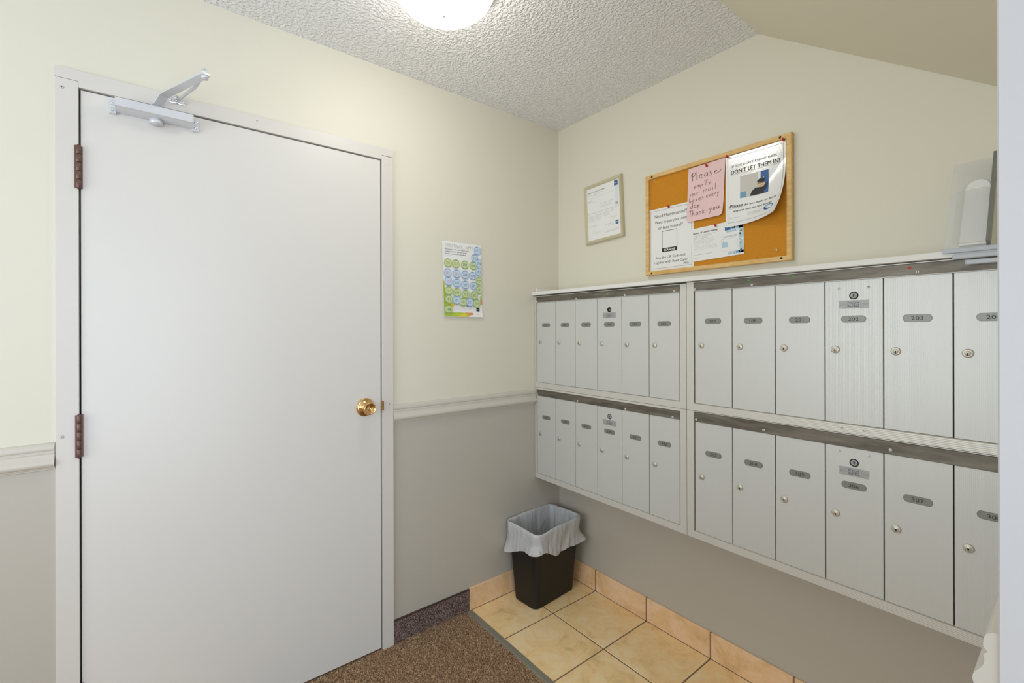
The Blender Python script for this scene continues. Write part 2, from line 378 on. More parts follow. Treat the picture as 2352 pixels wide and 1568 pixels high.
def sheet(name, surf, w, h, m, nx=14, ny=18, t=.0003, corner=0, parent=None, back=None):
    """a paper sheet with two sides following surf(a, b, off)"""
    vs = []; fs = []
    def clampc(a, b):
        if corner:
            ca = min(max(a, corner), w-corner); cb = min(b, h-corner); d = math.hypot(a-ca, b-cb)
            if d > corner: a = ca+(a-ca)*corner/d; b = cb+(b-cb)*corner/d
        return a, b
    for off in (0, -t):
        for j in range(ny+1):
            for i in range(nx+1):
                a, b = clampc(w*i/nx, h*j/ny); vs.append(surf(a, b, off))
    K = (nx+1)*(ny+1)
    for j in range(ny):
        for i in range(nx):
            k = j*(nx+1)+i; q = [k, k+nx+1, k+nx+2, k+1]; fs.append(q); fs.append([K+x for x in q[::-1]])
    ring = [i for i in range(nx+1)]+[(j+1)*(nx+1)-1 for j in range(1, ny+1)]+[ny*(nx+1)+i for i in range(nx-1, -1, -1)]+[j*(nx+1) for j in range(ny-1, 0, -1)]
    mb = MB(); mb.add(vs, fs, m, True)
    n = len(ring); mb.add([vs[i] for i in ring]+[vs[K+i] for i in ring], [[i, (i+1) % n, n+(i+1) % n, n+i] for i in range(n)], m)
    return mb.build(name, parent, fix=False)

# =================================================================== STRUCTURE
H = 2.4227; RT = 1.0113; RB = .9348; SPLIT = .972
YH, YL = -1.9384, -1.0236          # door opening (hinge side, latch side)
def wall_mb(spans, fixed, thick, axis):
    """spans: (u0,u1,z0,z1); fixed: face coordinate; thick: signed thickness away from the room"""
    mb = MB()
    for u0, u1, z0, z1 in spans:
        for a, b, mm in ((z0, min(z1, SPLIT), M_GREY), (max(z0, SPLIT), z1, M_CREAM)):
            if b-a < 1e-4: continue
            if axis == 'x': mb.box((fixed, u0, a), (fixed+thick, u1, b), mm)
            else: mb.box((u0, fixed, a), (u1, fixed+thick, b), mm)
    return mb
tag(wall_mb([(-3.3, -1.975, 0, H), (-.988, .12, 0, H), (-1.975, -.988, 2.066, H)], 0, -.12, 'x').build('wall_left'), kind='structure')
tag(wall_mb([(0.0, 3.2, 0, H)], 0, .12, 'y').build('wall_back'), kind='structure')
XR = 1.7684; YE = -1.083
tag(wall_mb([(YE+.0125, -.001, 0, H-.001)], XR, .12, 'x').build('wall_right'), kind='structure')
c = MB(); c.box((XR-.0004, YE, 0), (XR+.1204, YE+.012, H-.001), mat('jamb_paint', (191, 190, 190), .45), .0015); tag(c.build('trim_6'), kind='structure')
# beyond the camera: front wall with a window, entrance wall with an open doorway
tag(wall_mb([(0, .35, 0, H), (2.05, 3.2, 0, H), (.35, 2.05, 0, .7), (.35, 2.05, 2.2, H)], -3.3, -.12, 'y').build('wall_front'), kind='structure')
tag(wall_mb([(-3.3, -2.75, 0, H), (-1.25, -.001, 0, H), (-2.75, -1.25, 2.4, H)], 3.2, .12, 'x').build('wall_entrance'), kind='structure')
c = MB(); c.box((-.12, -3.42, H), (3.32, .12, H+.12), M_CEIL); tag(c.build('ceiling'), kind='structure')
# sloping underside of the stair, between the flat ceiling and the right wall
SX = 1.0640; sl = .7374
c = MB()
P = [(SX, H-.0005), (XR-.0005, H-sl*(XR-SX)), (XR-.0005, H-.0005)]
vs = [(x, y, z) for y in (-.0006, YE) for x, z in P]; c.add(vs, [[0, 1, 2], [3, 5, 4], [0, 3, 4, 1], [1, 4, 5, 2], [2, 5, 3, 0]], M_SOFF)
tag(c.build('trim_2'), 'smooth cream sloping stair soffit running down from the ceiling to the right wall', kind='structure')

# floor: base slab, grout bed, tiles, carpet
YT = -.585                          # front edge of the tiled area
fl = empty('floor'); tag(fl, kind='structure')
c = MB(); c.box((-.119, -3.3, -.1), (3.2, 0, -.004), M_GROUT); c.build('slab', fl)
c = MB(); c.box((0.0, YT, -.004), (XR, 0, .0003), M_GROUT); c.build('grout_bed', fl)
XJ = [.0115, .2681, .5723, .8765, 1.1807, 1.4849, XR-.001]; YJ = [-.0115, -.3025, YT-.001]
g = .0030
for i in range(6):
    for j in range(2):
        x0 = XJ[i]+(g if i else 0); x1 = XJ[i+1]-(g if i < 5 else 0); y1 = YJ[j]-(g if j else 0); y0 = YJ[j+1]+(g if j < 1 else 0)
        mb = MB(); mb.box((x0, y0, -.0015), (x1, y1, .0015), M_TILE, .0009); mb.build('tile', fl, loc=((x0+x1)/2, (y0+y1)/2, 0))
c = MB(); c.box((-.119, -3.3, -.004), (3.2, YT-.030, .0005), M_CARP); c.build('carpet', fl)
c = MB(); c.box((XR, YT-.030, -.004), (3.2, 0, .0005), M_CARP); c.build('carpet', fl)
def loops(name, pts, normal, parent, m, ln=.0074, wd=.0036, hh=.0052, ang=.9, seed=3):
    """many small yarn loops standing on a surface, one mesh"""
    rs = np.random.RandomState(seed); n = len(pts); z = np.array(normal, float)
    t = np.array([0, 1, 0]) if abs(z[2]) > .5 else np.array([0, 1, 0]); b = np.cross(z, t)
    a = ang+rs.normal(0, .35, n); d = np.cos(a)[:, None]*t+np.sin(a)[:, None]*b; s = np.cross(z, d)
    L_ = ln*(.8+.5*rs.rand(n))[:, None]/2; W_ = wd*(.8+.4*rs.rand(n))[:, None]/2; H_ = hh*(.65+.6*rs.rand(n))[:, None]
    base = np.asarray(pts)
    V = np.stack([base-d*L_, base-s*W_, base+d*L_, base+s*W_, base-d*L_*.45+z*H_, base+d*L_*.45+z*H_*.9], 1).reshape(-1, 3)
    F = np.array([[0, 1, 4], [1, 5, 4], [1, 2, 5], [2, 3, 5], [3, 4, 5], [3, 0, 4]]); F = (F[None]+6*np.arange(n)[:, None, None]).reshape(-1, 3)
    V = V-np.array(PW(parent))
    me = bpy.data.meshes.new(name); me.from_pydata(V.tolist(), [], F.tolist()); me.materials.append(m); me.update()
    o = bpy.data.objects.new(name, me); COL.objects.link(o); o.parent = parent; o['kind'] = 'stuff'; return o
rs = np.random.RandomState(1)
def grid(u0, u1, v0, v1, p, q, jit=.35):
    U, Vv = np.meshgrid(np.arange(u0, u1, p), np.arange(v0, v1, q)); U = U+(np.arange(U.shape[0]) % 2)[:, None]*p/2
    U = U+rs.uniform(-jit, jit, U.shape)*p; Vv = Vv+rs.uniform(-jit, jit, Vv.shape)*q
    return np.clip(U.ravel(), u0, u1), np.clip(Vv.ravel(), v0, v1)
u, v = grid(.003, 1.15, -1.62, YT-.034, .0052, .0046, .24); loops('carpet_pile', np.stack([u, v, np.full(len(u), .0004)], 1), (0, 0, 1), fl, M_CARP)
# transition strip between tile and carpet
c = MB(); a_, b_ = YT, YT-.030
c.add([(0.0105, a_-.0, -.001), (XR, a_-.0, -.001), (XR, b_, -.001), (.0105, b_, -.001), (.0105, a_-.003, .0032), (XR, a_-.003, .0032), (XR, b_+.004, .0045), (.0105, b_+.004, .0045)],
      [[0, 1, 5, 4], [4, 5, 6, 7], [7, 6, 2, 3], [0, 4, 7, 3], [1, 2, 6, 5], [0, 3, 2, 1]], M_TRANS)
tag(c.build('trim_1'), kind='structure')
# baseboards
BT = .1066
bl = empty('baseboard_left'); tag(bl, kind='structure')
c = MB(); c.box((.0002, -.9755, .0006), (.006, YT-.012, .098), M_CARPB); c.build('carpet_strip', bl)
u, v = grid(-.9745, YT-.014, .004, .094, .0042, .0040); loops('carpet_pile', np.stack([np.full(len(u), .0058), u, v], 1), (1, 0, 0), bl, M_CARPB, hh=.003, seed=8)
c = MB(); c.box((.0002, -.9755, .096), (.0085, YT-.012, .1015), M_BIND, .001); c.build('binding', bl)
c = MB(); c.box((.0002, YT-.010, .0012), (.0098, -.3055, BT), M_TILEB, .0014); c.build('tile', bl, loc=(.005, -.44, .05))
c = MB(); c.box((.0002, -.2995, .0012), (.0098, -.0002, BT), M_TILEB, .0014); c.build('tile', bl, loc=(.005, -.15, .05))
c = MB(); c.box((.0001, -.3055, .0012), (.0080, -.2995, BT-.002), M_GROUT); c.build('grout', bl)
bb = empty('baseboard_back'); tag(bb, kind='structure')
for i in range(6):
    x0 = XJ[i]+(.0028 if i else -.001); x1 = XJ[i+1]-(.0028 if i < 5 else 0)
    c = MB(); c.box((x0, -.0100, .0012), (x1, -.0002, BT), M_TILEB, .0014); c.build('tile', bb, loc=((x0+x1)/2, -.005, .05))
c = MB(); c.box((.0105, -.0080, .0008), (XR-.002, -.0001, BT-.002), M_GROUT); c.build('grout', bb)
c = MB(); c.box((XR-.0098, -.58, .0012), (XR-.0002, -.0105, BT), M_TILEB, .0014); tag(c.build('baseboard_right'), kind='structure')
# chair rails
RP = [(0, RB), (.0045, RB), (.0050, RB+.004), (.0085, RB+.0055), (.0095, RB+.009), (.0150, RB+.0105), (.0190, RB+.0150), (.0200, RB+.0210), (.0185, RB+.0270), (.0140, RB+.0330), (.0112, RB+.0390), (.0105, RB+.0450),
      (.0118, RB+.0500), (.0085, RB+.0525), (.0085, RB+.0545), (.0112, RB+.0565), (.0118, RB+.0620), (.0105, RB+.0700), (.0070, RB+.0745), (0, RT)]
_rp = [RP[0]]
for _a, _c in zip(RP[:-1], RP[1:]): _rp += [(_a[0]*.75+_c[0]*.25, _a[1]*.75+_c[1]*.25), (_a[0]*.25+_c[0]*.75, _a[1]*.25+_c[1]*.75)]
RP = _rp+[RP[-1]]
def rail(name, y0, y1, x=0, sg=1):
    n = len(RP); vs = [(x+sg*max(d, .0002), y, z) for y in (y0, y1) for d, z in RP]
    fs = [[i, i+1, n+i+1, n+i] for i in range(n-1)]+[[n-1, 0, n, 2*n-1], ]
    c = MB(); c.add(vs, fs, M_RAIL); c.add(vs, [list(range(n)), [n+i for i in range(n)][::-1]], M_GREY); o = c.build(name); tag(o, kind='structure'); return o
rail('trim_3', -.9755, -.1815); rail('trim_4', -3.29, -1.9895); rail('trim_5', YE+.002, -.1990, XR, -1)

# =================================================================== DOOR
dr = empty('door_1', (0, -1.48, 0)); tag(dr, kind='structure')
FX = .012
c = MB(); c.box((-.11, -1.9880, .0006), (FX, YH, 2.0500), M_FRAME, .0008); c.build('frame_jamb', dr)
c = MB(); c.box((-.11, YL, .0006), (FX, -.9760, 2.0490), M_FRAME, .0008); c.build('frame_jamb', dr)
c = MB(); c.box((-.11, -1.9880, 2.0508), (FX+.0004, -.9760, 2.0810), M_FRAME); c.box((-.11, YH+.0003, 2.0335), (FX+.0004, YL-.0003, 2.0508), M_FRAME); c.build('frame_head', dr)
c = MB(); c.box((-.11, YH+.0005, .0006), (-.050, YL-.0005, 2.033), M_DARK); c.build('door_stop', dr)
c = MB(); c.box((-.040, YH+.0038, .010), (.0055, YL-.0046, 2.0295), M_DOOR, .0012); leaf = c.build('door_leaf', dr)
for zc in (1.8025, 1.0223, .24):
    c = MB(); px, py = .0135, YH-.0002; r = .0062; hh = .0615
    for k in range(5):
        z0 = zc-hh+k*2*hh/5; c.lathe([(0, z0+.0006), (r*.9, z0+.0006), (r, z0+.0016), (r, z0+2*hh/5-.0016), (r*.9, z0+2*hh/5-.0006), (0, z0+2*hh/5-.0006)], M_HINGE, 14, Matrix.Translation((px, py, 0)), cap=False)
    c.lathe([(0, zc-hh-.003), (.0035, zc-hh-.002), (.0035, zc+hh+.002), (0, zc+hh+.003)], M_HINGE, 10, Matrix.Translation((px, py, 0)), cap=False)
    c.box((FX-.0005, py-.0085, zc-hh), (FX+.0035, py-.001, zc+hh), M_HINGE, .0006)
    c.box((.005, py+.002, zc-hh), (.0085, py+.0085, zc+hh), M_HINGE, .0006)
    h = c.build('hinge', dr)
for (y, z, x) in ((-1.9730, 2.0232, FX), (-1.9748, 1.0253, FX), (-1.4806, 2.0650, FX+.0005), (-.9929, 2.0162, FX), (-.9937, 1.0183, FX)):
    c = MB(); big = y < -1.9
    c.lathe([(0, 0), (.0052 if big else .003, .0), (.0048 if big else .0026, .0012), (.0016, .0016), (.0012, .0006), (0, .0006)], M_SCREW, 12, frame_at((x-.0002, y, z), (1, 0, 0)), cap=False); c.lathe([(.0014, .0009), (0, .0009)], M_BLACK, 8, frame_at((x, y, z), (1, 0, 0)), cap=False); c.build('screw', dr)
# strike plate / latch
c = MB(); c.box((FX-.006, YL-.0030, .995), (FX+.0042, YL+.0050, 1.034), M_BRASS, .0012); c.build('strike_plate', dr)
# knob
KY, KZ = -1.0945, 1.0145
kn = MB(); F0 = frame_at((.0056, KY, KZ), (1, 0, 0))
kn.lathe([(0, 0), (.0365, 0), (.0368, .002), (.0350, .0045), (.0300, .0062), (.0275, .0068), (.0240, .0110), (.0185, .0150), (.0135, .0175), (0, .0178)], M_BRASS, 40, F0, cap=False)
rose = kn.build('knob_rose', dr)
kn = MB(); kn.lathe([(.0118, .0170), (.0110, .0250), (.0120, .0300), (.0180, .0345), (.0228, .0400), (.0248, .0470), (.0243, .0530), (.0225, .0572), (.0215, .0578), (.0190, .0545), (.0080, .0495), (.0062, .0490), (.0062, .0512), (.0050, .0520), (.0030, .0505), (0, .0500)], M_BRASS, 40, F0, cap=False)
k2 = kn.build('door_knob', dr)
# closer
cl = MB(); Y0c, Y1c = -1.8570, -1.6665; ZB, ZT = 1.9850, 2.0160
prof = [(.0060, ZB+.001), (.0100, ZB), (.0400, ZB), (.0500, ZB+.0025), (.0545, ZB+.0065), (.0548, ZT-.001), (.0535, ZT), (.0060, ZT)]
n = len(prof); cl.add([(x, y, z) for y in (Y0c, Y1c) for x, z in prof], [[i, (i+1) % n, n+(i+1) % n, n+i] for i in range(n)]+[list(range(n)), [n+i for i in range(n)][::-1]], M_ALU)
for y0, y1 in ((-1.8725, Y0c+.002), (Y1c-.002, -1.6495)): cl.box((.0056, y0, 1.9780), (.0150, y1, 2.0190), M_ALU, .0014)
closer = cl.build('door_closer', dr)
tag(closer, 'silver hydraulic closer body screwed to the door head')
for y in (-1.8655, -1.6575):
    for z in (1.9890, 2.0075):
        c = MB(); c.lathe([(0, 0), (.0050, 0), (.0048, .0022), (.0036, .0034), (.0014, .0034), (.0010, .0024), (0, .0024)], M_CHROME, 16, frame_at((.0150, y, z), (1, 0, 0)), cap=False); c.build('screw', closer)
c = MB(); c.lathe([(0, 1.9688), (.0085, 1.9690), (.0092, 1.9705), (.0165, 1.9705), (.0175, 1.9715), (.0175, 1.9845), (.0155, 1.9856)], M_ALU, 28, Matrix.Translation((.0240, -1.7610, 0)), cap=False); c.build('spindle_cap', closer)
c = MB(); c.lathe([(0, 2.0150), (.0150, 2.0150), (.0150, 2.0190), (.0110, 2.0215), (.0110, 2.028), (0, 2.028)], M_ALU, 20, Matrix.Translation((.0290, -1.7600, 0)), cap=False)
c.strap([(.0240, -1.7680, 2.0250), (.0350, -1.7570, 2.0280), (.0500, -1.7430, 2.0540), (.0620, -1.7360, 2.0570), (.2600, -1.6520, 2.0580), (.2700, -1.6480, 2.0580)], [.025, .027, .026, .0255, .0235, .016], .0050, M_ALU)
c.build('main_arm', closer)
c = MB(); c.lathe([(0, 2.046), (.0088, 2.046), (.0088, 2.0585), (.0070, 2.0590), (.0070, 2.0600), (.0085, 2.0605), (.0085, 2.0705), (.0040, 2.0712), (.0035, 2.0755), (0, 2.0757)], M_ALU, 20, Matrix.Translation((.2600, -1.6520, 0)), cap=False)
c.tube([(.2600, -1.6520, 2.0655), (.1500, -1.6680, 2.0640), (.0600, -1.6960, 2.0610), (.0330, -1.7050, 2.0600)], [.0055, .0048, .0044, .0044], M_ALU)
c.build('forearm', closer)
c = MB(); c.box((FX+.0008, -1.7300, 2.0535), (FX+.0050, -1.6850, 2.0705), M_CHROME, .002)
c.box((FX+.004, -1.7150, 2.0565), (.0400, -1.6990, 2.0590), M_CHROME, .0008); c.box((FX+.004, -1.7150, 2.0650), (.0400, -1.6990, 2.0675), M_CHROME, .0008); c.tube([(.0330, -1.7070, 2.0530), (.0330, -1.7070, 2.0710)], .0042, M_CHROME)
for y in (-1.7240, -1.6910): c.lathe([(0, 0), (.004, 0), (.0036, .0022), (0, .0026)], M_CHROME, 12, frame_at((FX+.0048, y, 2.062), (1, 0, 0)), cap=False)
c.build('arm_bracket', closer)

# =================================================================== MAILBOXES
D = .178; FY = -D
def S_mail(y):
    return lambda a, b, off: (a, y-off, b)
def rivet(mb, x, y, z, r=.0042, m=None):
    mb.lathe([(0, 0), (r, 0), (r*.95, r*.35), (r*.6, r*.62), (r*.34, r*.68), (r*.3, r*.3), (0, r*.3)], m or M_WHITEP, 14, frame_at((x, y, z), (0, -1, 0)), cap=False)
    mb.lathe([(r*.3, r*.34), (0, r*.34)], M_BLACK, 8, frame_at((x, y, z), (0, -1, 0)), cap=False)
class Flip:   # print helper in the mailbox plane: a -> x, b measured downward from z0
    pass
def mail_unit(x0, x1, z0, z1, dx0, dw, strip, numbers, label, riv, frv, dots, lst, master_look=0):
    t = empty('mailbox_unit', (x0, 0, z0)); tag(t, label, 'mailbox', 'banks of apartment mailboxes')
    zs0, zs1 = strip; zd0 = z0+.0280; zd1 = zs0-.0008; xl = dx0-.0015; xr = dx0+6*dw+.0015
    c = MB(); c.box((x0+.0006, FY+.020, z0+.0006), (x1-.0006, -.0004, z1-.0006), M_MBS); c.build('case', t)
    c = MB(); c.box((xl, FY+.0102, zd0-.004), (xr, FY+.0196, zd1+.002), M_BLACK); c.build('door_recess', t)
    # four mitred rails
    O = [(x0+.0005, z0+.0005), (x1-.0005, z0+.0005), (x1-.0005, z1-.0005), (x0+.0005, z1-.0005)]; I = [(xl-.0008, zd0), (xr+.0008, zd0), (xr+.0008, zs1+.0010), (xl-.0008, zs1+.0010)]
    for k, mm in zip(range(4), (M_MBH, M_MBV, M_MBH, M_MBV)):
        q = (k+1) % 4; poly = [O[k], O[q], I[q], I[k]]; e = .0004
        cx = sum(p[0] for p in poly)/4; cz = sum(p[1] for p in poly)/4
        vs = [(x, y, z) for y in (FY, FY+.0195) for x, z in poly]
        fs = [[0, 1, 2, 3], [7, 6, 5, 4]]+[[i, (i+1) % 4, 4+(i+1) % 4, 4+i] for i in range(4)]
        # raised bead along the inner edge
        a = Vector((I[k][0], I[k][1])); b = Vector((I[q][0], I[q][1])); oo = Vector((O[k][0]-I[k][0], O[k][1]-I[k][1])); o2 = Vector((O[q][0]-I[q][0], O[q][1]-I[q][1]))
        c = MB(); c.add(vs, fs, mm)
        wdt = max(abs(oo.x), abs(oo.y)); fr = .0022/max(.004, min(abs(oo.y) if k in (0, 2) else abs(oo.x), 1))
        if fr < .4:
            A2 = a+oo*fr; B2 = b+o2*fr
            c.add([(a.x, FY-.0016, a.y), (b.x, FY-.0016, b.y), (B2.x, FY, B2.y), (A2.x, FY, A2.y), (a.x, FY, a.y), (b.x, FY, b.y)], [[0, 1, 2, 3], [0, 4, 5, 1], [0, 3, 4], [1, 5, 2]], mm)
        c.build('frame_rail', t)
    c = MB(); c.box((xl+.0005, FY-.0022, zs0), (xr-.0005, FY+.0060, zs1), M_STRIP, .0006)
    if z0 > 1: c.box((xl+.0005, FY-.0034, zs0-.0012), (xr-.0005, FY+.004, zs0+.0006), M_MBS)
    c.build('dark_strip', t)
    for x, z in riv: c = MB(); rivet(c, x, FY-.0022, z); c.build('rivet', t)
    for x, z in frv: c = MB(); rivet(c, x, FY, z, .0040); c.build('rivet', t)
    for x, z, mm in dots: c = MB(); c.lathe([(0, 0), (.0037, 0), (.0035, .0005), (0, .0007)], mm, 14, frame_at((x, FY-.0022, z), (0, -1, 0)), cap=False); tag(c.build('dot_sticker', t), 'red dot sticker' if mm is M_RDOT else 'green dot sticker')
    zp, zl, zk, zm, zr = lst
    for i, nm in enumerate(numbers):
        a = dx0+i*dw; b = a+dw; cx = (a+b)/2; master = i == 3
        c = MB(); c.box((a+.0012, FY+.0006, zd0+.0006), (b-.0012, FY+.0100, zd1), M_MBX, .0009)
        door = c.build('door', t, loc=(cx, FY, (zd0+zd1)/2))
        if master: tag(door, 'door with the large round master lock and maker plate')
        # number plate
        c = MB(); ww, hh = .0285, .0088; pts = []
        for k in range(24):
            an = 2*PI*k/24; sx = (ww-hh)*(1 if math.cos(an) > 0 else -1); pts.append((sx+hh*math.cos(an), hh*math.sin(an)))
        FM = frame_at((cx+.002, FY+.0006, zp), (0, -1, 0), (1, 0, 0))
        # local x -> world x, local y -> z
        FM = Matrix(((1, 0, 0, cx+.001), (0, 0, -1, FY+.0006), (0, 1, 0, zp), (0, 0, 0, 1)))
        c.prism(pts, 0, .0010, M_PLATE, FM); c.prism([(x*1.06, y*1.16) for x, y in pts], -.0001, .0005, M_SMOKE, FM)
        V, F, w = text_poly(nm); k = .0100/.7; ex = 1.25
        c.add([(x*k*ex-w*k*ex/2, y*k-.005, .0012) for x, y in V], F, M_INK, False, FM)
        c.build('number_plate', door)
        # cylinder lock
        lx = a+.0265; FL = frame_at((lx, FY+.0006, zl), (0, -1, 0), (1, 0, 0)); c = MB()
        c.lathe([(0, 0), (.0112, 0), (.0112, .0012), (.0100, .0030), (.0078, .0038), (.0068, .0034), (.0062, .0040), (0, .0042)], M_LOCK, 24, FL, cap=False)
        c.lathe([(.0020, .00435), (0, .00440)], M_BLACK, 10, frame_at((lx, FY+.0006, zl-.001), (0, -1, 0)), cap=False); c.box((lx-.0009, FY-.0040, zl-.0062), (lx+.0009, FY-.0034, zl+.0004), M_BLACK); c.build('lock', door)
        if master:
            c = MB(); mx = cx+.0020; FK = frame_at((mx, FY+.0006, zk), (0, -1, 0))
            c.lathe([(.0112, .0006), (.0108, .0018), (.0094, .0020), (.0090, .0003), (0, .0003)], M_BLACK, 26, FK, cap=False)
            if master_look == 0:
                c.lathe([(0, .0002), (.0088, .0002), (.0086, .0014), (.0048, .0017), (.0044, .0010), (0, .0010)], M_MAKER, 26, FK, cap=False); c.box((mx-.0012, FY-.0014, zk-.0032), (mx+.0012, FY-.0002, zk+.0032), M_BLACK)
            else:   # barrel turned aside in its hole
                c.lathe([(0, .0002), (.0046, .0002), (.0042, .0014), (0, .0016)], M_MAKER, 18, frame_at((mx+.0040, FY+.0004, zk-.0015), (-.25, -1, 0)), cap=False)
            tag(c.build('master_lock', door), 'round black-rimmed master lock')
            c = MB(); c.box((cx-.0345, FY-.0004, zm-.0118), (cx+.0370, FY+.0008, zm+.0118), M_MAKER)
            FB = Matrix(((1, 0, 0, cx+.0012), (0, 0, -1, FY-.0004), (0, 1, 0, zm), (0, 0, 0, 1)))
            def q(x0_, y0_, x1_, y1_, mm=M_INK): c.add([(x0_, y0_, .0002), (x1_, y0_, .0002), (x1_, y1_, .0002), (x0_, y1_, .0002)], [[0, 1, 2, 3]], mm, False, FB)
            for (u0, w0, u1, w1) in ((-.014, -.0068, -.0132, .0062), (.0122, -.0068, .013, .0062), (-.014, -.0068, .013, -.0061), (-.014, .0055, .013, .0062)): q(u0, w0, u1, w1)
            for sg in (-1, 1): c.add([(sg*.013, .0058, .0002), (sg*.013, .0049, .0002), (0, .0004, .0002), (0, .0013, .0002)], [[0, 1, 2, 3]], M_INK, False, FB)
            V, F, w = text_poly('CMC'); kk = .0055/.7; c.add([(x*kk*1.5-w*kk*.75, y*kk-.0056, .0002) for x, y in V], F, M_INK, False, FB)
            for sy in (.0088, -.0092): q(-.022, sy-.0003, .024, sy+.0003, M_INK2)
            for sy in (-.002, 0, .002): q(-.028, sy-.0003, -.017, sy+.0003, M_INK2); q(.017, sy-.0003, .029, sy+.0003, M_INK2)
            rivet(c, cx-.031, FY-.0004, zm-.001, .0022, M_LOCK); rivet(c, cx+.0335, FY-.0004, zm+.001, .0022, M_LOCK)
            tag(c.build('maker_plate', door), 'small aluminium plate reading CMC')
            for rx in (cx-.0345, cx+.0360): c = MB(); rivet(c, rx, FY+.0006, zr); c.build('rivet', door)
    return t
ZM = 1.0225
UP = (1.3560, 1.2665, 1.4240, 1.3985, 1.4465); LO = (.8725, .7815, .9400, .9125, .9680)
mail_unit(0.0012, .8762, ZM, 1.5020, .0180, .1382, (1.4690, 1.5015-.004), ['101', '102', '103', '104', '105', '106'], 'upper left bank of six narrow aluminium mailboxes under the shelf, next to the corner wall',
    [(.0222, 1.4735), (.3041, 1.4735), (.5907, 1.4735), (.8275, 1.4755)], [(.4709, 1.0345), (.5247, 1.0320)], [(.4978, 1.4850, M_GDOT)], (1.3490, 1.2620, 1.4140, 1.3895, 1.4440), 1)
mail_unit(.8768, XR-.0008, ZM, 1.5045, .9090, .1405, (1.4700, 1.5045-.004), ['107', '108', '201', '202', '203', '204'], 'upper right bank of six narrow aluminium mailboxes, below the cork board and plastic holder',
    [(.9120, 1.4755), (1.1189, 1.4770), (1.5434, 1.4780)], [(1.3723, 1.0375), (1.4258, 1.0375)], [(1.1074, 1.4930, M_GDOT), (1.2456, 1.4935, M_GDOT), (1.5270, 1.4905, M_RDOT)], UP, 0)
mail_unit(0.0012, .8762, .5459, ZM-.0004, .0180, .1382, (.9800, ZM-.0105), ['205', '206', '207', '208', '301', '302'], 'lower left bank of six narrow aluminium mailboxes, directly above the waste bin',
    [(.0228, .9850), (.3118, .9860), (.5926, .9870), (.8185, .9860)], [], [], LO, 0)
mail_unit(.8768, XR-.0008, .5459, ZM-.0004, .9090, .1405, (.9830, ZM-.0040), ['303', '304', '305', '306', '307', '308'], 'lower right bank of six narrow aluminium mailboxes, nearest the floor and right wall',
    [(.9164, .9905), (1.1554, .9930), (1.4863, .9950)], [], [], LO, 0)
# shelf board on top
sh = empty('shelf', (0, 0, 1.506)); tag(sh, 'long white ledge board lying on top of the aluminium mailboxes', 'shelf')
c = MB(); c.box((.0008, -.1985, 1.5060), (XR-.0008, -.0006, 1.5230), M_LEDGE, .0012); c.build('board', sh)
c = MB(); c.box((.0008, -.1700, 1.5232), (.0110, -.0008, 1.5440), M_LEDGE, .0015); c.build('upstand', sh)

# =================================================================== CORK BOARD
BX0, BX1, BZ0, BZ1 = .5812, 1.1826, 1.5680, 2.0150; fw = .0178
bd = empty('cork_board', (BX0, 0, BZ0)); tag(bd, 'orange cork notice board in a pale oak frame above the mailboxes', 'notice board')
c = MB(); c.box((BX0+.008, -.0095, BZ0+.008), (BX1-.008, -.0006, BZ1-.008), M_CORK); c.build('cork_panel', bd)
O = [(BX0, BZ0), (BX1, BZ0), (BX1, BZ1), (BX0, BZ1)]; I = [(BX0+fw, BZ0+fw), (BX1-fw, BZ0+fw), (BX1-fw, BZ1-fw), (BX0+fw, BZ1-fw)]
for k in range(4):
    q = (k+1) % 4; A = [O[k], O[q], I[q], I[k]]; lerp = lambda p, q_, t: (p[0]+(q_[0]-p[0])*t, p[1]+(q_[1]-p[1])*t)
    c = MB(); ys = [(-.0010, 0, 1), (-.0180, 0, 1), (-.0210, .12, .9)]
    sec = []
    for p_o, p_i in ((O[k], I[k]), (O[q], I[q])):
        s_ = [(-.0010, p_o), (-.0185, p_o), (-.0210, lerp(p_o, p_i, .12)), (-.0210, lerp(p_o, p_i, .88)), (-.0190, p_i), (-.0010, p_i)]
        sec.append([(p[0], y, p[1]) for y, p in s_])
    vs = sec[0]+sec[1]; n = 6
    c.add(vs, [[i, (i+1) % n, n+(i+1) % n, n+i] for i in range(n)]+[list(range(n)), [n+i for i in range(n)][::-1]], M_OAK); c.build('frame_rail', bd)
for x, z in ((.6163, 2.0050), (.6139, 1.5765), (1.1455, 2.0070), (1.1488, 1.5780)):
    c = MB(); c.lathe([(0, 0), (.0044, 0), (.0040, .0010), (.0015, .0014), (0, .0008)], M_SCRD, 14, frame_at((x, -.0210, z), (0, -1, 0)), cap=False); c.build('screw', bd)

# ---- sheets
def flat(x0, z0, y, rot=0, curl=None):
    ca, sa = math.cos(rot), math.sin(rot)
    def f(a, b, off):
        x = a; z = -b; d = curl(a, b) if curl else 0
        return (x0+x*ca-z*sa, y-off-d, z0+x*sa+z*ca)
    return f
# maintenance notice
w_, h_ = .2150, .2730
s_ = flat(.5945, 1.8600, -.0104, 0)
t = sheet('paper_notice', s_, w_, h_, M_PAPER); tag(t, 'white portrait notice about maintenance and rent, lower left on the cork board', 'notice')
p = Print(s_); p.border(.0075, .0085, w_-.0085, h_-.0085, .0012, M_INK2)
p.text('Need Maintenance??', .030, .185, .040, M_INK); p.text('Want to pay your rent', .030, .186, .067, M_INK); p.text('or fees online??', .047, .166, .094, M_INK)
p.border(.066, .103, .139, .195, .0018, M_INK); p.rect(.0665, .178, .1385, .195, M_INK); p.text('SCAN ME', .075, .130, .1915, M_PAPER, off=.0006, bold=.0004)
p.text('Scan the QR Code and', .034, .176, .2230, M_INK); p.text('register with Rent Café!', .027, .186, .2440, M_INK); p.text('MMG', .169, .194, .2575, M_INK2, bold=.0003); p.rect(.169, .2590, .194, .2595, M_INK2)
p.build('print', t)
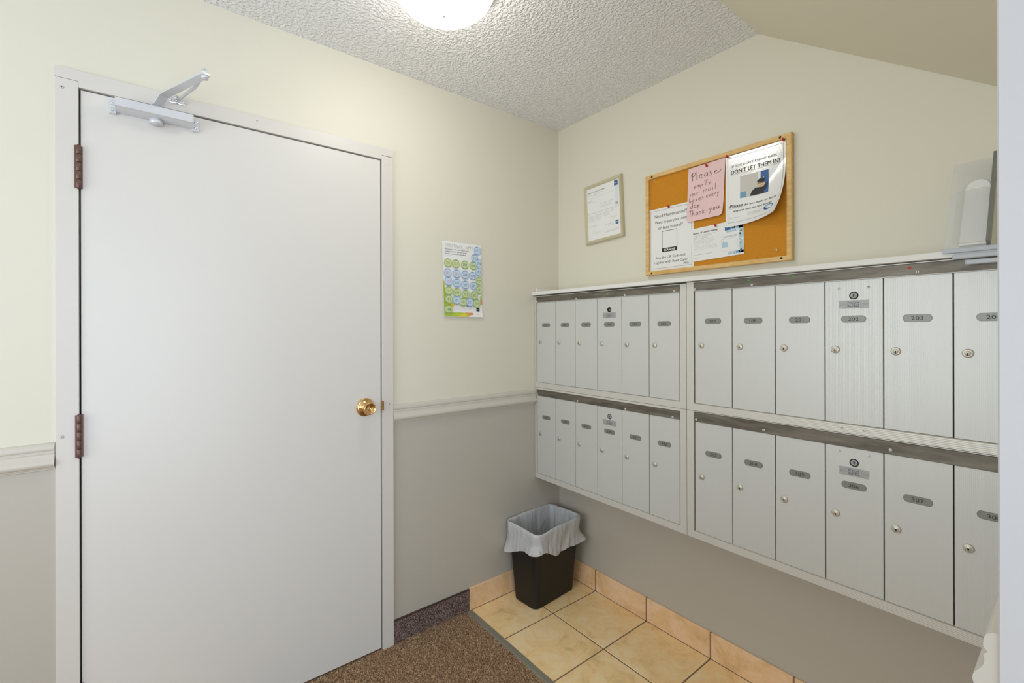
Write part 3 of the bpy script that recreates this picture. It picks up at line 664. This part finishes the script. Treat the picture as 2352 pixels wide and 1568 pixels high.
# public hearing notice
s_ = flat(.7985, 1.7400, -.0118, .035)
t = sheet('paper_notice', s_, .2130, .1350, M_PAPER); tag(t, 'white landscape public hearing notice with a pale blue map, bottom middle of the cork board', 'notice')
p = Print(s_); p.text('Notice of a public hearing', .010, .112, .024, M_INK, bold=.0003)
rr = random.Random(4)
for k, b in enumerate((.032, .0375, .0445)): p.greek(.010, .104-.012*k, b, M_INK2, .0011, seed=k)
for k in range(5): p.greek(.010, .108+rr.uniform(-.014, .004), .051+.0042*k, M_INKL, .0008, seed=10+k)
for k in range(4): p.greek(.013, .108+rr.uniform(-.01, .004), .076+.0045*k, M_INKL, .0008, seed=20+k)
p.greek(.010, .088, .1095, M_INK2, .0010, seed=31, gap=.0006); p.greek(.010, .028, .1220, M_REDINK, .0010, seed=32)
p.rect(.142, .020, .213, .034, M_LBLUE); p.rect(.142, .021, .165, .034, M_BLUE, off=.0005); p.rect(.148, .036, .186, .043, M_LBLUE)
p.rect(.196, .020, .211, .128, M_LBLUE); p.rect(.150, .118, .211, .129, M_LBLUE)
for k in range(16):
    aa = rr.uniform(.197, .206); b0 = rr.uniform(.022, .118); p.poly([(aa, b0), (aa+.005, b0+.002), (aa+.004, b0+.009), (aa-.001, b0+.006)], rr.choice([M_MBLUE, M_PAPER, M_WOODP, M_PAPER]), off=.0005)
for k in range(5):
    aa = rr.uniform(.155, .195); p.poly([(aa, .120), (aa+.008, .119), (aa+.010, .126), (aa+.002, .127)], rr.choice([M_MBLUE, M_PAPER]), off=.0005)
for k in range(5):
    aa = rr.uniform(.168, .205); p.poly([(aa, .022), (aa+.007, .021), (aa+.003, .030), (aa-.003, .031)], rr.choice([M_MBLUE, M_PAPER, M_INK2]), off=.0006)
p.border(.140, .056, .190, .0605, .0011, M_MBLUE); p.rect(.128, .079, .152, .099, M_LBLUE); p.rect(.1335, .060, .1341, .087, M_INK2); p.rect(.1338, .0595, .140, .0601, M_INK2)
p.border(.126, .066, .190, .114, .0004, M_INKL)
p.build('print', t)
# pink handwritten note
cl_ = lambda a, b: .010*max(0, (b-.14)/.09)**2*(.4+.6*a/.15)+.002
s_ = flat(.7900, 1.9930, -.0125, .0, lambda a, b: cl_(a, b))
s0 = s_; s_ = lambda a, b, off: s0(a-.045*b, b, off)
s_ = (lambda base: (lambda a, b, off: base(a, b-.02*a, off)))(s_)
t = sheet('paper_notice', s_, .1550, .2220, M_PINK, corner=.012); tag(t, 'pink handwritten note asking people to empty their mailboxes every day', 'note')
p = Print(s_)
p.hand('Pleas', .012, .112, .055, .033, M_PINKINK, .0021, slope=.04); p.hand('~', .113, .134, .051, .019, M_PINKINK, .0019, slope=.05)
p.hand('emp', .026, .070, .088, .020, M_PINKINK, .0016, slope=.05); p.hand('Ty', .072, .106, .086, .020, M_PINKINK, .0015, slope=.05)
p.hand('your', .008, .052, .118, .022, M_PINKINK, .0014, slope=.05); p.hand('mail', .070, .126, .114, .023, M_PINKINK, .0014, slope=.05)
p.hand('boxes', .008, .076, .144, .022, M_PINKINK, .0015, slope=.06); p.hand('every', .082, .138, .139, .022, M_PINKINK, .0015, slope=.06)
p.hand('day.', .014, .066, .169, .024, M_PINKINK, .0018, slope=.05)
p.hand('Thank-you.', .010, .150, .202, .026, M_PINKINK, .0018, slope=.06); p.build('print', t)
# curling laminated poster
PW_, PH_ = .2160, .2740; R_ = .17
n_ = Vector((.72, .69)).normalized()
def s_post(a, b, off):
    s = (a*n_.x+b*n_.y)-.190
    if off > 0: off = off*1.8+.0002
    if s > 0:
        th = s/R_; k = R_*math.sin(th)-s; d = R_*(1-math.cos(th)); x = a+n_.x*k; z = b+n_.y*k
        return (.9462+x-off*math.sin(th)*n_.x*-1, -.0135-d-off*math.cos(th), 1.9960-z+off*math.sin(th)*n_.y*-1)
    return (.9462+a, -.0135-off-.0004*math.sin(a*40)*math.sin(b*25+1)-.0012, 1.9960-b)
t = sheet('paper_notice', s_post, PW_, PH_, M_SLEEVE, 30, 38); tag(t, 'shiny laminated security poster with a blue picture and curling corner, right of the pink note', 'poster')
p = Print(s_post); p.border(.008, .010, PW_-.0075, PH_-.015, .0009, M_INK2)
p.text("IF YOU DON'T KNOW THEM,", .026, .188, .049, M_INK2, hmax=.0095, bold=.0003); p.text("DON'T LET THEM IN!", .022, .196, .074, M_INK, h=.0150, bold=.0003); p.rect(.022, .0765, .196, .0774, M_INK2)
a0, b0, a1, b1 = .056, .089, .158, .172
p.rect(a0, b0, a1, b1, M_WOODP, .0003); p.rect(.131, b0, a1, b1, M_BLUE, .0005); p.rect(a0, .150, .078, b1, M_MBLUE, .0005); p.rect(.121, b0, .131, b1, M_PAPER, .0005)
p.poly([(.092, b1), (.100, .155), (.112, .146), (.120, .146), (.138, .148), (.148, .140), (.152, .128), (.156, .134), (.154, .150), (.146, .162), (.140, b1)], M_INK, .0008)
p.ellipse(.132, .1335, .0150, .0135, M_SKIN, .0010, -.1); p.ellipse(.1335, .1235, .0145, .0080, M_INK, .0012, -.1); p.ellipse(.127, .1325, .0040, .0028, M_INK, .0014, n=10); p.ellipse(.139, .1315, .0040, .0028, M_INK, .0014, n=10); p.ellipse(.127, .1325, .0026, .0014, M_SKIN, .0016, n=10); p.ellipse(.139, .1315, .0026, .0014, M_SKIN, .0016, n=10); p.rect(.129, .1405, .138, .1411, M_INK, .0014, 1)
p.text('Please', .016, .066, .203, M_INK, h=.0125, shear=.2, bold=.0003); p.rect(.014, .2055, .064, .2061, M_INK2); p.text('do not buzz, or let in', .071, .194, .203, M_INK, h=.0078, bold=.00015); p.text('anyone you do not know!', .030, .180, .220, M_INK, h=.0078, bold=.00015)
p.ellipse(.170, .2330, .0205, .0110, M_NAVY, .0004, 0); p.ellipse(.170, .2330, .0182, .0090, M_LBLUE, .0005, 0); p.poly([(.157, .238), (.163, .230), (.170, .2245), (.177, .230), (.183, .238)], M_PAPER, .0006); p.ellipse(.170, .238, .0100, .0032, M_MBLUE, .0008)
for k in range(3): p.greek(.085, .146-.006*k, .2330+.0040*k, M_INK2, .0008, seed=40+k)
p.greek(.014, .054, .2415, M_INK2, .0008, seed=44); p.build('print', t)
# push pins
def pin(x, y, z, m, label, name='push_pin', dirv=(.25, -1, .25), k=1.0):
    c = MB(); F_ = frame_at((x, y, z), dirv)
    c.lathe([(0, -.001), (.0008*k, -.001), (.0008*k, .0015), (.0042*k, .0020), (.0046*k, .0032), (.0024*k, .0048), (.0022*k, .0090), (.0036*k, .0108), (.0038*k, .0125), (.0028*k, .0134), (0, .0136)], m, 16, F_, cap=False)
    o = c.build(name, loc=(x, y, z)); tag(o, label, 'push pin', 'push pins in the cork board'); return o
pin(.6948, -.0112, 1.8555, M_REDP, 'red push pin at the top of the maintenance notice')
pin(.8700, -.0155, 1.9830, M_REDP, 'red push pin at the top of the pink note')
pin(.9535, -.0170, 1.9930, M_REDP, 'red push pin at the upper left corner of the laminated poster')
pin(1.1550, -.0165, 1.9935, M_REDP, 'red push pin at the upper right corner of the laminated poster')
pin(.9045, -.0125, 1.7370, M_REDP, 'red push pin at the top of the public hearing notice')
pin(.6265, -.0098, 1.9860, M_CLEARP, 'small white push pin alone in the upper left cork corner', k=.55)
pin(1.1300, -.0098, 1.6080, M_CLEARP, 'pale clear push pin alone in the lower right cork corner', k=.7)

# =================================================================== FRAMED CERTIFICATE
ct = MB(); rot = .048; CX, CZ = .3275, 1.9150; CW, CH = .2400, .3000
def cf(x, y, z): return (CX+x*math.cos(rot)-z*math.sin(rot), y, CZ+x*math.sin(rot)+z*math.cos(rot))
ce = empty('picture_frame', (CX, 0, CZ)); tag(ce, 'small champagne-framed certificate hanging slightly crooked left of the cork board', 'picture frame')
fwd = .0165; O = [(-CW/2, -CH/2), (CW/2, -CH/2), (CW/2, CH/2), (-CW/2, CH/2)]; I = [(-CW/2+fwd, -CH/2+fwd), (CW/2-fwd, -CH/2+fwd), (CW/2-fwd, CH/2-fwd), (-CW/2+fwd, CH/2-fwd)]
for k in range(4):
    q = (k+1) % 4; c = MB(); sec = []
    for po, pi in ((O[k], I[k]), (O[q], I[q])):
        L1 = lambda t: (po[0]+(pi[0]-po[0])*t, po[1]+(pi[1]-po[1])*t)
        for y, p in ((-.001, po), (-.0130, po), (-.0165, L1(.15)), (-.0150, L1(.8)), (-.0120, pi), (-.001, pi)): sec.append(cf(p[0], y, p[1]))
    n = 6; c.add(sec, [[i, (i+1) % n, n+(i+1) % n, n+i] for i in range(n)]+[list(range(n)), [n+i for i in range(n)][::-1]], M_SILV); c.build('frame_rail', ce)
s_c = lambda a, b, off: cf(-CW/2+fwd-.001+a, -.0100-off, CH/2-fwd+.001-b)
cw, chh = CW-2*fwd+.002, CH-2*fwd+.002
t = sheet('certificate', s_c, cw, chh, M_PAPER, 2, 2, parent=ce)
p = Print(s_c); p.rect(.178, .006, .200, .030, M_BLUE); p.rect(.180, .016, .198, .0185, M_PAPER, .0005); p.rect(.182, .030, .199, .110, mat('pale_band', (224, 232, 236), .5))
p.text('Business Licence Certificate', .008, .122, .027, M_INK2, bold=.0003)
for k in range(3): p.greek(.045, .105-.02*k, .034+.005*k, M_INKL, .0010, seed=50+k)
p.greek(.008, .036, .036, M_INK2, .0009, seed=54); p.greek(.008, .170, .052, M_INKL, .0009, seed=55); p.greek(.008, .034, .068, M_INK2, .0014, seed=56); p.greek(.008, .056, .074, M_INKL, .0009, seed=57)
p.greek(.088, .165, .094, M_INK2, .0011, seed=58); 
for k in range(4): p.greek(.088, .158, .102+.004*k, M_INKL, .0008, seed=60+k)
p.text('25', .182, .198, .122, M_INK, bold=.0004); p.rect(.002, .131, .203, .1320, M_INK2)
for cc, (a, e) in enumerate(((.008, .046), (.052, .094), (.100, .142), (.150, .175))):
    for k in range((6, 6, 5, 3)[cc]): p.greek(a, e-.004*(k % 3), (.145, .143, .140, .138)[cc]+.0050*k, M_INKL, .0012, seed=70+10*cc+k)
p.greek(.010, .060, .198, M_INK2, .0010, seed=90); p.greek(.148, .190, .176, M_INKL, .0009, seed=91); p.greek(.148, .186, .181, M_INKL, .0009, seed=92)
p.rect(.178, .198, .196, .217, M_BLUE); p.rect(.180, .2060, .194, .2085, M_PAPER, .0005); p.greek(.112, .160, .205, M_INK2, .0010, seed=93); p.greek(.130, .170, .211, M_INKL, .0009, seed=94); p.greek(.130, .172, .216, M_INKL, .0009, seed=95)
p.greek(.025, .095, .232, M_INKL, .0009, seed=96); p.greek(.040, .080, .236, M_INKL, .0009, seed=97); p.greek(.112, .198, .239, M_INK2, .0009, seed=98); p.rect(.112, .2440, .198, .2448, M_INK2)
p.build('print', t)

# =================================================================== RECYCLING POSTER ON THE DOOR WALL
def s_rec(a, b, off):
    d = .0035+.010*max(0, (b-.318)/.028)**2*(.5+a)
    return (d+off, -.7370+a+.010*(b/.346), 1.7330-b)
RW, RH = .2110, .3460
t = sheet('recycling_poster', s_rec, RW, RH, M_PAPER, 16, 30); tag(t, 'white recycling poster covered in green and blue numbered stickers, right of the door', 'poster')
p = Print(s_rec)
p.hand('CRESTMARK', .016, .112, .0235, .013, M_INK2, .0011, slope=-.03); p.hand('APTS', .128, .168, .0265, .013, M_INK2, .0011, slope=-.02); p.rect(.012, .0290, .150, .0295, M_INK2)
p.text('Residents who live here have', .013, .144, .0385, M_INK, h=.0050, bold=.00022); p.text('committed to sorting their', .013, .132, .0485, M_INK, h=.0050, bold=.00022); p.text('food scraps and recycling.', .013, .128, .0585, M_INK, h=.0050, bold=.00022)
p.greek(.013, .046, .0645, M_INKL, .0009, seed=1); p.greek(.046, .060, .0645, M_INK2, .0010, seed=2)
p.poly([(0, .17), (.006, .20), (.012, .24), (.030, .28), (.045, RH-.001), (0, RH-.001)], M_LIME, .0003)
p.poly([(0, .176), (.010, .20), (.004, .23), (0, .22)], M_YEL, .0005); p.poly([(.001, .285), (.060, .283), (.050, .300), (.001, .303)], M_YEL, .0005)
p.rect(.040, .3260, .130, RH-.001, M_LIME, .0004); p.poly([(.070, .330), (.110, .327), (.125, .345), (.075, .345)], M_YEL, .0006)
p.poly([(.112, .326), (.155, .326), (.158, .338), (.120, .341), (.128, .334)], M_ORNG, .0007); p.rect(.135, .3305, .1545, .3330, M_PAPER, .0009); p.rect(.135, .3360, .1545, .3380, M_PAPER, .0009)
p.poly([(.198, .250), (.2105, .236), (.2105, .262), (.200, .268)], M_STGM, .0004); p.poly([(.201, .266), (.2105, .260), (.2105, .285), (.203, .286)], M_ORNG, .0005); p.poly([(.118, .292), (.140, .292), (.128, .299)], M_INK2, .0004)
p.rect(.177, .3020, .1955, .3190, M_INK); p.rect(.179, .3105, .1935, .3125, M_PAPER, .0006); p.greek(.053, .150, .3085, M_INKL, .0008, seed=5); p.greek(.053, .152, .3145, M_INKL, .0008, seed=6)
p.greek(.173, .196, .3325, M_ORNG, .0028, seed=9)
p.build('print', t)
ST = [(.165, .103, 'G', '204', 0), (.175, .066, 'B', '21', 0), (.163, .151, 'B', '204', 0), (.168, .198, 'B', '305', 0), (.192, .029, 'B', '107', 0), (.199, .088, 'B', '306', 0), (.198, .130, 'B', '102', 0), (.202, .173, 'G', '104', 0), (.203, .216, 'G', '102', 0),
      (.027, .100, 'G', '305', 1), (.069, .101, 'G', '107', 1), (.118, .102, 'G', '208', 0), (.025, .146, 'B', '302', 1), (.073, .147, 'B', '305', 1), (.119, .149, 'B', '208', 0), (.029, .185, 'B', '207', 1), (.074, .190, 'B', '207', 0), (.119, .196, 'B', '303', 0),
      (.030, .227, 'G', '302', 1), (.074, .234, 'G', '207', 0), (.121, .240, 'G', '303', 0), (.169, .243, 'G', '305', 0), (.030, .266, 'G', '105', 0), (.107, .277, 'G', '201', 0), (.072, .270, 'B', '105', 0), (.183, .281, 'G', '201', 0), (.144, .278, 'B', '201', 0), (.027, .312, 'G', '306', 0)]
for i, (a, b, cc, nm, red) in enumerate(ST):
    r = .0208; a = min(a-.006*(b/.346)-.0, RW-.014) if a > .19 else a-.010*(b/.346)+.002
    l0 = .0006+.00022*i+(.0012 if b > .3 else 0); q = Print(s_rec); A, B, C = (M_STG, M_STGM, M_STGD) if cc == 'G' else (M_STB, M_STBM, M_STBD)
    rx = min(r, RW-.0005-a)
    def clipel(rad, m_, off):
        pts = [(min(a+rad*math.cos(2*PI*k/26), RW-.0003), b+rad*math.sin(2*PI*k/26)) for k in range(26)]; q.poly(pts, m_, off)
    clipel(r, B, l0); clipel(r*.78, A, l0+.00012)
    for (t0, t1) in ((PI*.22, PI*.80), (PI*1.24, PI*1.70)):
        if a < .19: q.arc(a, b, r*.84, r*.14, t0, t1, C, l0+.0002)
    if a >= .19: q.arc(a, b, r*.84, r*.12, PI*.45, PI*.80, C, l0+.0002); q.arc(a, b, r*.84, r*.12, PI*1.24, PI*1.5, C, l0+.0002)
    q.hand(nm, a-r*.55, min(a+r*.60, RW-.001), b+.006, .0125, M_REDINK if red else M_INK, .0012, l0+.0003)
    o = q.build('sticker', t)

# =================================================================== BROCHURE HOLDER ON THE SHELF
bh = empty('leaflet_holder', (1.60, -.19, 1.524)); tag(bh, 'clear plastic leaflet holder leaning on the mailbox ledge beside the right wall', 'holder')
xa, xb = 1.5980, 1.6740; y0, z0_ = -.2015, 1.5250; y1, z1_ = -.0550, 1.7700
def slab(mb, xa, xb, t0, t1, off, th, m, round_=0):
    """leaning panel between fractions t0,t1 of the slope"""
    d = Vector((0, y1-y0, z1_-z0_)); nrm = Vector((0, -(z1_-z0_), (y1-y0))).normalized()
    P0 = Vector((0, y0, z0_))+d*t0+nrm*off; P1 = Vector((0, y0, z0_))+d*t1+nrm*off
    pts = [(xa, P0), (xb, P0)]
    if round_:
        for k in range(25):
            an = PI*k/24; x = (xa+xb)/2+(xb-xa)/2*math.cos(an); pts.append((x, P1-d.normalized()*(1-math.sin(an))*round_))
    else: pts += [(xb, P1), (xa, P1)]
    n = len(pts); vs = [Vector((x, 0, 0))+p_ for x, p_ in pts]+[Vector((x, 0, 0))+p_+nrm*th for x, p_ in pts]
    mb.add(vs, [list(range(n))[::-1], [n+i for i in range(n)]]+[[i, (i+1) % n, n+(i+1) % n, n+i] for i in range(n)], m)
M_HAZE = mat('hazy_acrylic', (232, 233, 232), .2); bsdf(M_HAZE).inputs['Alpha'].default_value = .42
c = MB(); slab(c, xa, xb, 0, 1, 0, .0025, M_HAZE); c.build('back_panel', bh)
c = MB(); slab(c, xa+.028, xb-.001, .01, .74, .005, .0040, M_PAPER, .035); tag(c.build('leaflet', bh), 'plain white round-topped leaflet in the holder')
c = MB(); slab(c, xa+.016, xb-.001, .01, .62, .016, .0025, M_CLEAR, .012); c.build('front_pocket', bh)
c = MB(); slab(c, xb-.0005, xb+.0060, .0, 1, -.002, .026, M_SMOKE); c.build('side_panel', bh)
M_BASE = mat('thick_clear_plastic', (206, 212, 220), .12); bsdf(M_BASE).inputs['Alpha'].default_value = .62
c = MB()
for (xs, xe, zz, yy) in ((1.5950, 1.7000, 1.5210, -.2110), (1.6140, 1.7150, 1.5055, -.2110), (1.6370, 1.7300, 1.4900, -.2110)):
    c.box((xs, yy, zz-.0060), (xe, -.1993, zz+.0060), M_BASE, .0025)
c.build('stepped_base', bh)

# =================================================================== CEILING LIGHT
LX, LY = .570, -1.050
li = empty('ceiling_light', (LX, LY, H)); tag(li, 'lit round frosted glass dome light on the stippled ceiling', 'ceiling light')
c = MB(); c.lathe([(0, H-.0005), (.168, H-.0005), (.170, H-.006), (.168, H-.020), (.160, H-.024), (0, H-.024)], M_WHITEP, 48, Matrix.Translation((LX, LY, 0)), cap=False); c.build('base_pan', li)
c = MB(); pr = [(.158*math.cos(t_*PI/2/12), H-.0245-.078*math.sin(t_*PI/2/12)) for t_ in range(12)]+[(0, H-.1025)]
c.lathe(pr, M_LAMP, 48, Matrix.Translation((LX, LY, 0)), cap=False); dome = c.build('glass_dome', li)
c = MB(); c.lathe([(0, H-.112), (.005, H-.111), (.006, H-.107), (.004, H-.103), (0, H-.1026)], M_WHITEP, 16, Matrix.Translation((LX, LY, 0)), cap=False); c.build('finial', li)

# =================================================================== WASTE BIN WITH LINER
BXc, BYc, BR = .1215, -.2230, math.radians(4.0)
wb = empty('waste_bin', (BXc, BYc, .0013), BR); tag(wb, 'black plastic waste bin on the tile floor in the corner, under the mailboxes', 'waste bin')
def rring(hx, hy, r, n=8):
    pts = []
    for (sx, sy, a0) in ((1, 1, 0), (-1, 1, PI/2), (-1, -1, PI), (1, -1, 1.5*PI)):
        for k in range(n+1):
            a = a0+PI/2*k/n; pts.append((sx*(hx-r)+r*math.cos(a), sy*(hy-r)+r*math.sin(a)))
    # densify straight runs
    out = []
    for i, p_ in enumerate(pts):
        q_ = pts[(i+1) % len(pts)]; d = math.hypot(q_[0]-p_[0], q_[1]-p_[1]); m_ = max(1, int(d/.006))
        for k in range(m_): out.append((p_[0]+(q_[0]-p_[0])*k/m_, p_[1]+(q_[1]-p_[1])*k/m_))
    return out
def ring_at(z, inset=0):
    f = z/.375; return rring(.0775+(.1090-.0775)*f-inset, .1420+(.1580-.1420)*f-inset, max(.012, .030-inset))
def sag(x, y, z):   # the rim dips at the corner nearest the room
    return .012*math.exp(-(math.hypot(x-.105, y+.150)/.085)**2)*max(0, min(1, (z-.325)/.035))
def loft(levels, m, closed_bottom=True, smooth=True):
    mb = MB(); N0 = min(len(l) for l in levels); vs = []; fs = []
    def resample(l, n):
        P = [Vector(p_) for p_ in l]; P.append(P[0]); d = [0]
        for i in range(1, len(P)): d.append(d[-1]+(P[i]-P[i-1]).length)
        out = []; j = 0
        for k in range(n):
            t_ = d[-1]*k/n
            while d[j+1] < t_: j += 1
            u_ = (t_-d[j])/max(1e-9, d[j+1]-d[j]); out.append(P[j].lerp(P[j+1], u_))
        return out
    n = 200; R = [resample(l, n) for l in levels]
    for r_ in R: vs += r_
    for j in range(len(R)-1):
        for i in range(n): k = (i+1) % n; fs.append([j*n+i, j*n+k, (j+1)*n+k, (j+1)*n+i])
    if closed_bottom: fs.append(list(range(n))[::-1])
    mb.add(vs, fs, m, smooth); return mb
lv = [[(x, y, z-sag(x, y, z)) for x, y in ring_at(z, i_)] for z, i_ in ((.0, .006), (.003, .001), (.008, 0), (.10, 0), (.25, 0), (.360, 0), (.364, -.004), (.374, -.004), (.375, -.001), (.374, .001), (.355, .002), (.10, .0025), (.006, .0035))]
mb = loft(lv, M_BIN); mb.f.append([12*200+i for i in range(200)]); mb.mi.append(0); mb.sm.append(False)
body = mb.build('body', None); body.parent = wb; body.location = (0, 0, 0)
# liner: goes down inside, over the rim, hangs outside with folds
def bagring(z, out, amp, seed, zamp=0, flare=0):
    base = ring_at(max(0, min(z, .375)), -out); n = len(base); P = []
    L_ = 0
    for i, (x, y) in enumerate(base):
        l_ = math.hypot(x, y); t_ = 2*PI*i/n
        w1 = math.sin(9*t_+seed)*.5+math.sin(17*t_+seed*2.1)*.3+math.sin(31*t_+seed*.7)*.2
        cx_, sy_ = x/.11, y/.16; cor = max(0, abs(cx_)*abs(sy_)-.45)
        e = amp*w1+flare*cor; zz = z+zamp*(math.sin(3*t_+1.0)*.5+math.sin(7*t_+seed)*.3)-flare*.15*cor
        zz -= sag(x, y, z)
        if z < .32: zz += .026*math.exp(-(math.hypot(x-.105, y+.150)/.075)**2)*(.32-z)/.06
        P.append((x+x/l_*e, y+y/l_*e, zz))
    return P
lv = [bagring(.02, -.012, .002, 1), bagring(.12, -.010, .004, 1.3), bagring(.22, -.009, .006, 1.6), bagring(.30, -.008, .006, 2), bagring(.350, -.006, .004, 2.2), bagring(.3700, -.004, .0015, 2.4, .002),
      bagring(.3790, -.001, .0010, 2.4, .002), bagring(.3805, .003, .001, 2.4, .002), bagring(.3770, .0072, .001, 2.4, .002), bagring(.362, .0088, .0020, 2.6, .003), bagring(.340, .0090, .0035, 3.2, .003), bagring(.315, .0095, .0050, 3.9, .004), bagring(.290, .0120, .0060, 4.6, .008, .012),
      bagring(.268, .0150, .0075, 5.3, .014, .035), bagring(.254, .0165, .0085, 5.8, .020, .060)]
# keep the liner off both walls
cr, sr = math.cos(BR), math.sin(BR)
def keep(p_):
    x, y, z = p_; wx = BXc+x*cr-y*sr; wy = BYc+x*sr+y*cr; lo = .012 if z < .12 else .002
    wx = max(wx, lo); wy = min(wy, -lo); dx, dy = wx-BXc, wy-BYc; return (dx*cr+dy*sr, -dx*sr+dy*cr, z)
lv = [[keep(p_) for p_ in l] for l in lv]
bag = loft(lv, M_BAG, True).build('bin_liner', None); bag.location = (0, 0, .0013)
bag.parent = None; bag.location = (BXc, BYc, .0016); bag.rotation_euler = (0, 0, BR)
tag(bag, 'translucent white plastic bag lining the black bin and folded over its rim', 'bin bag')
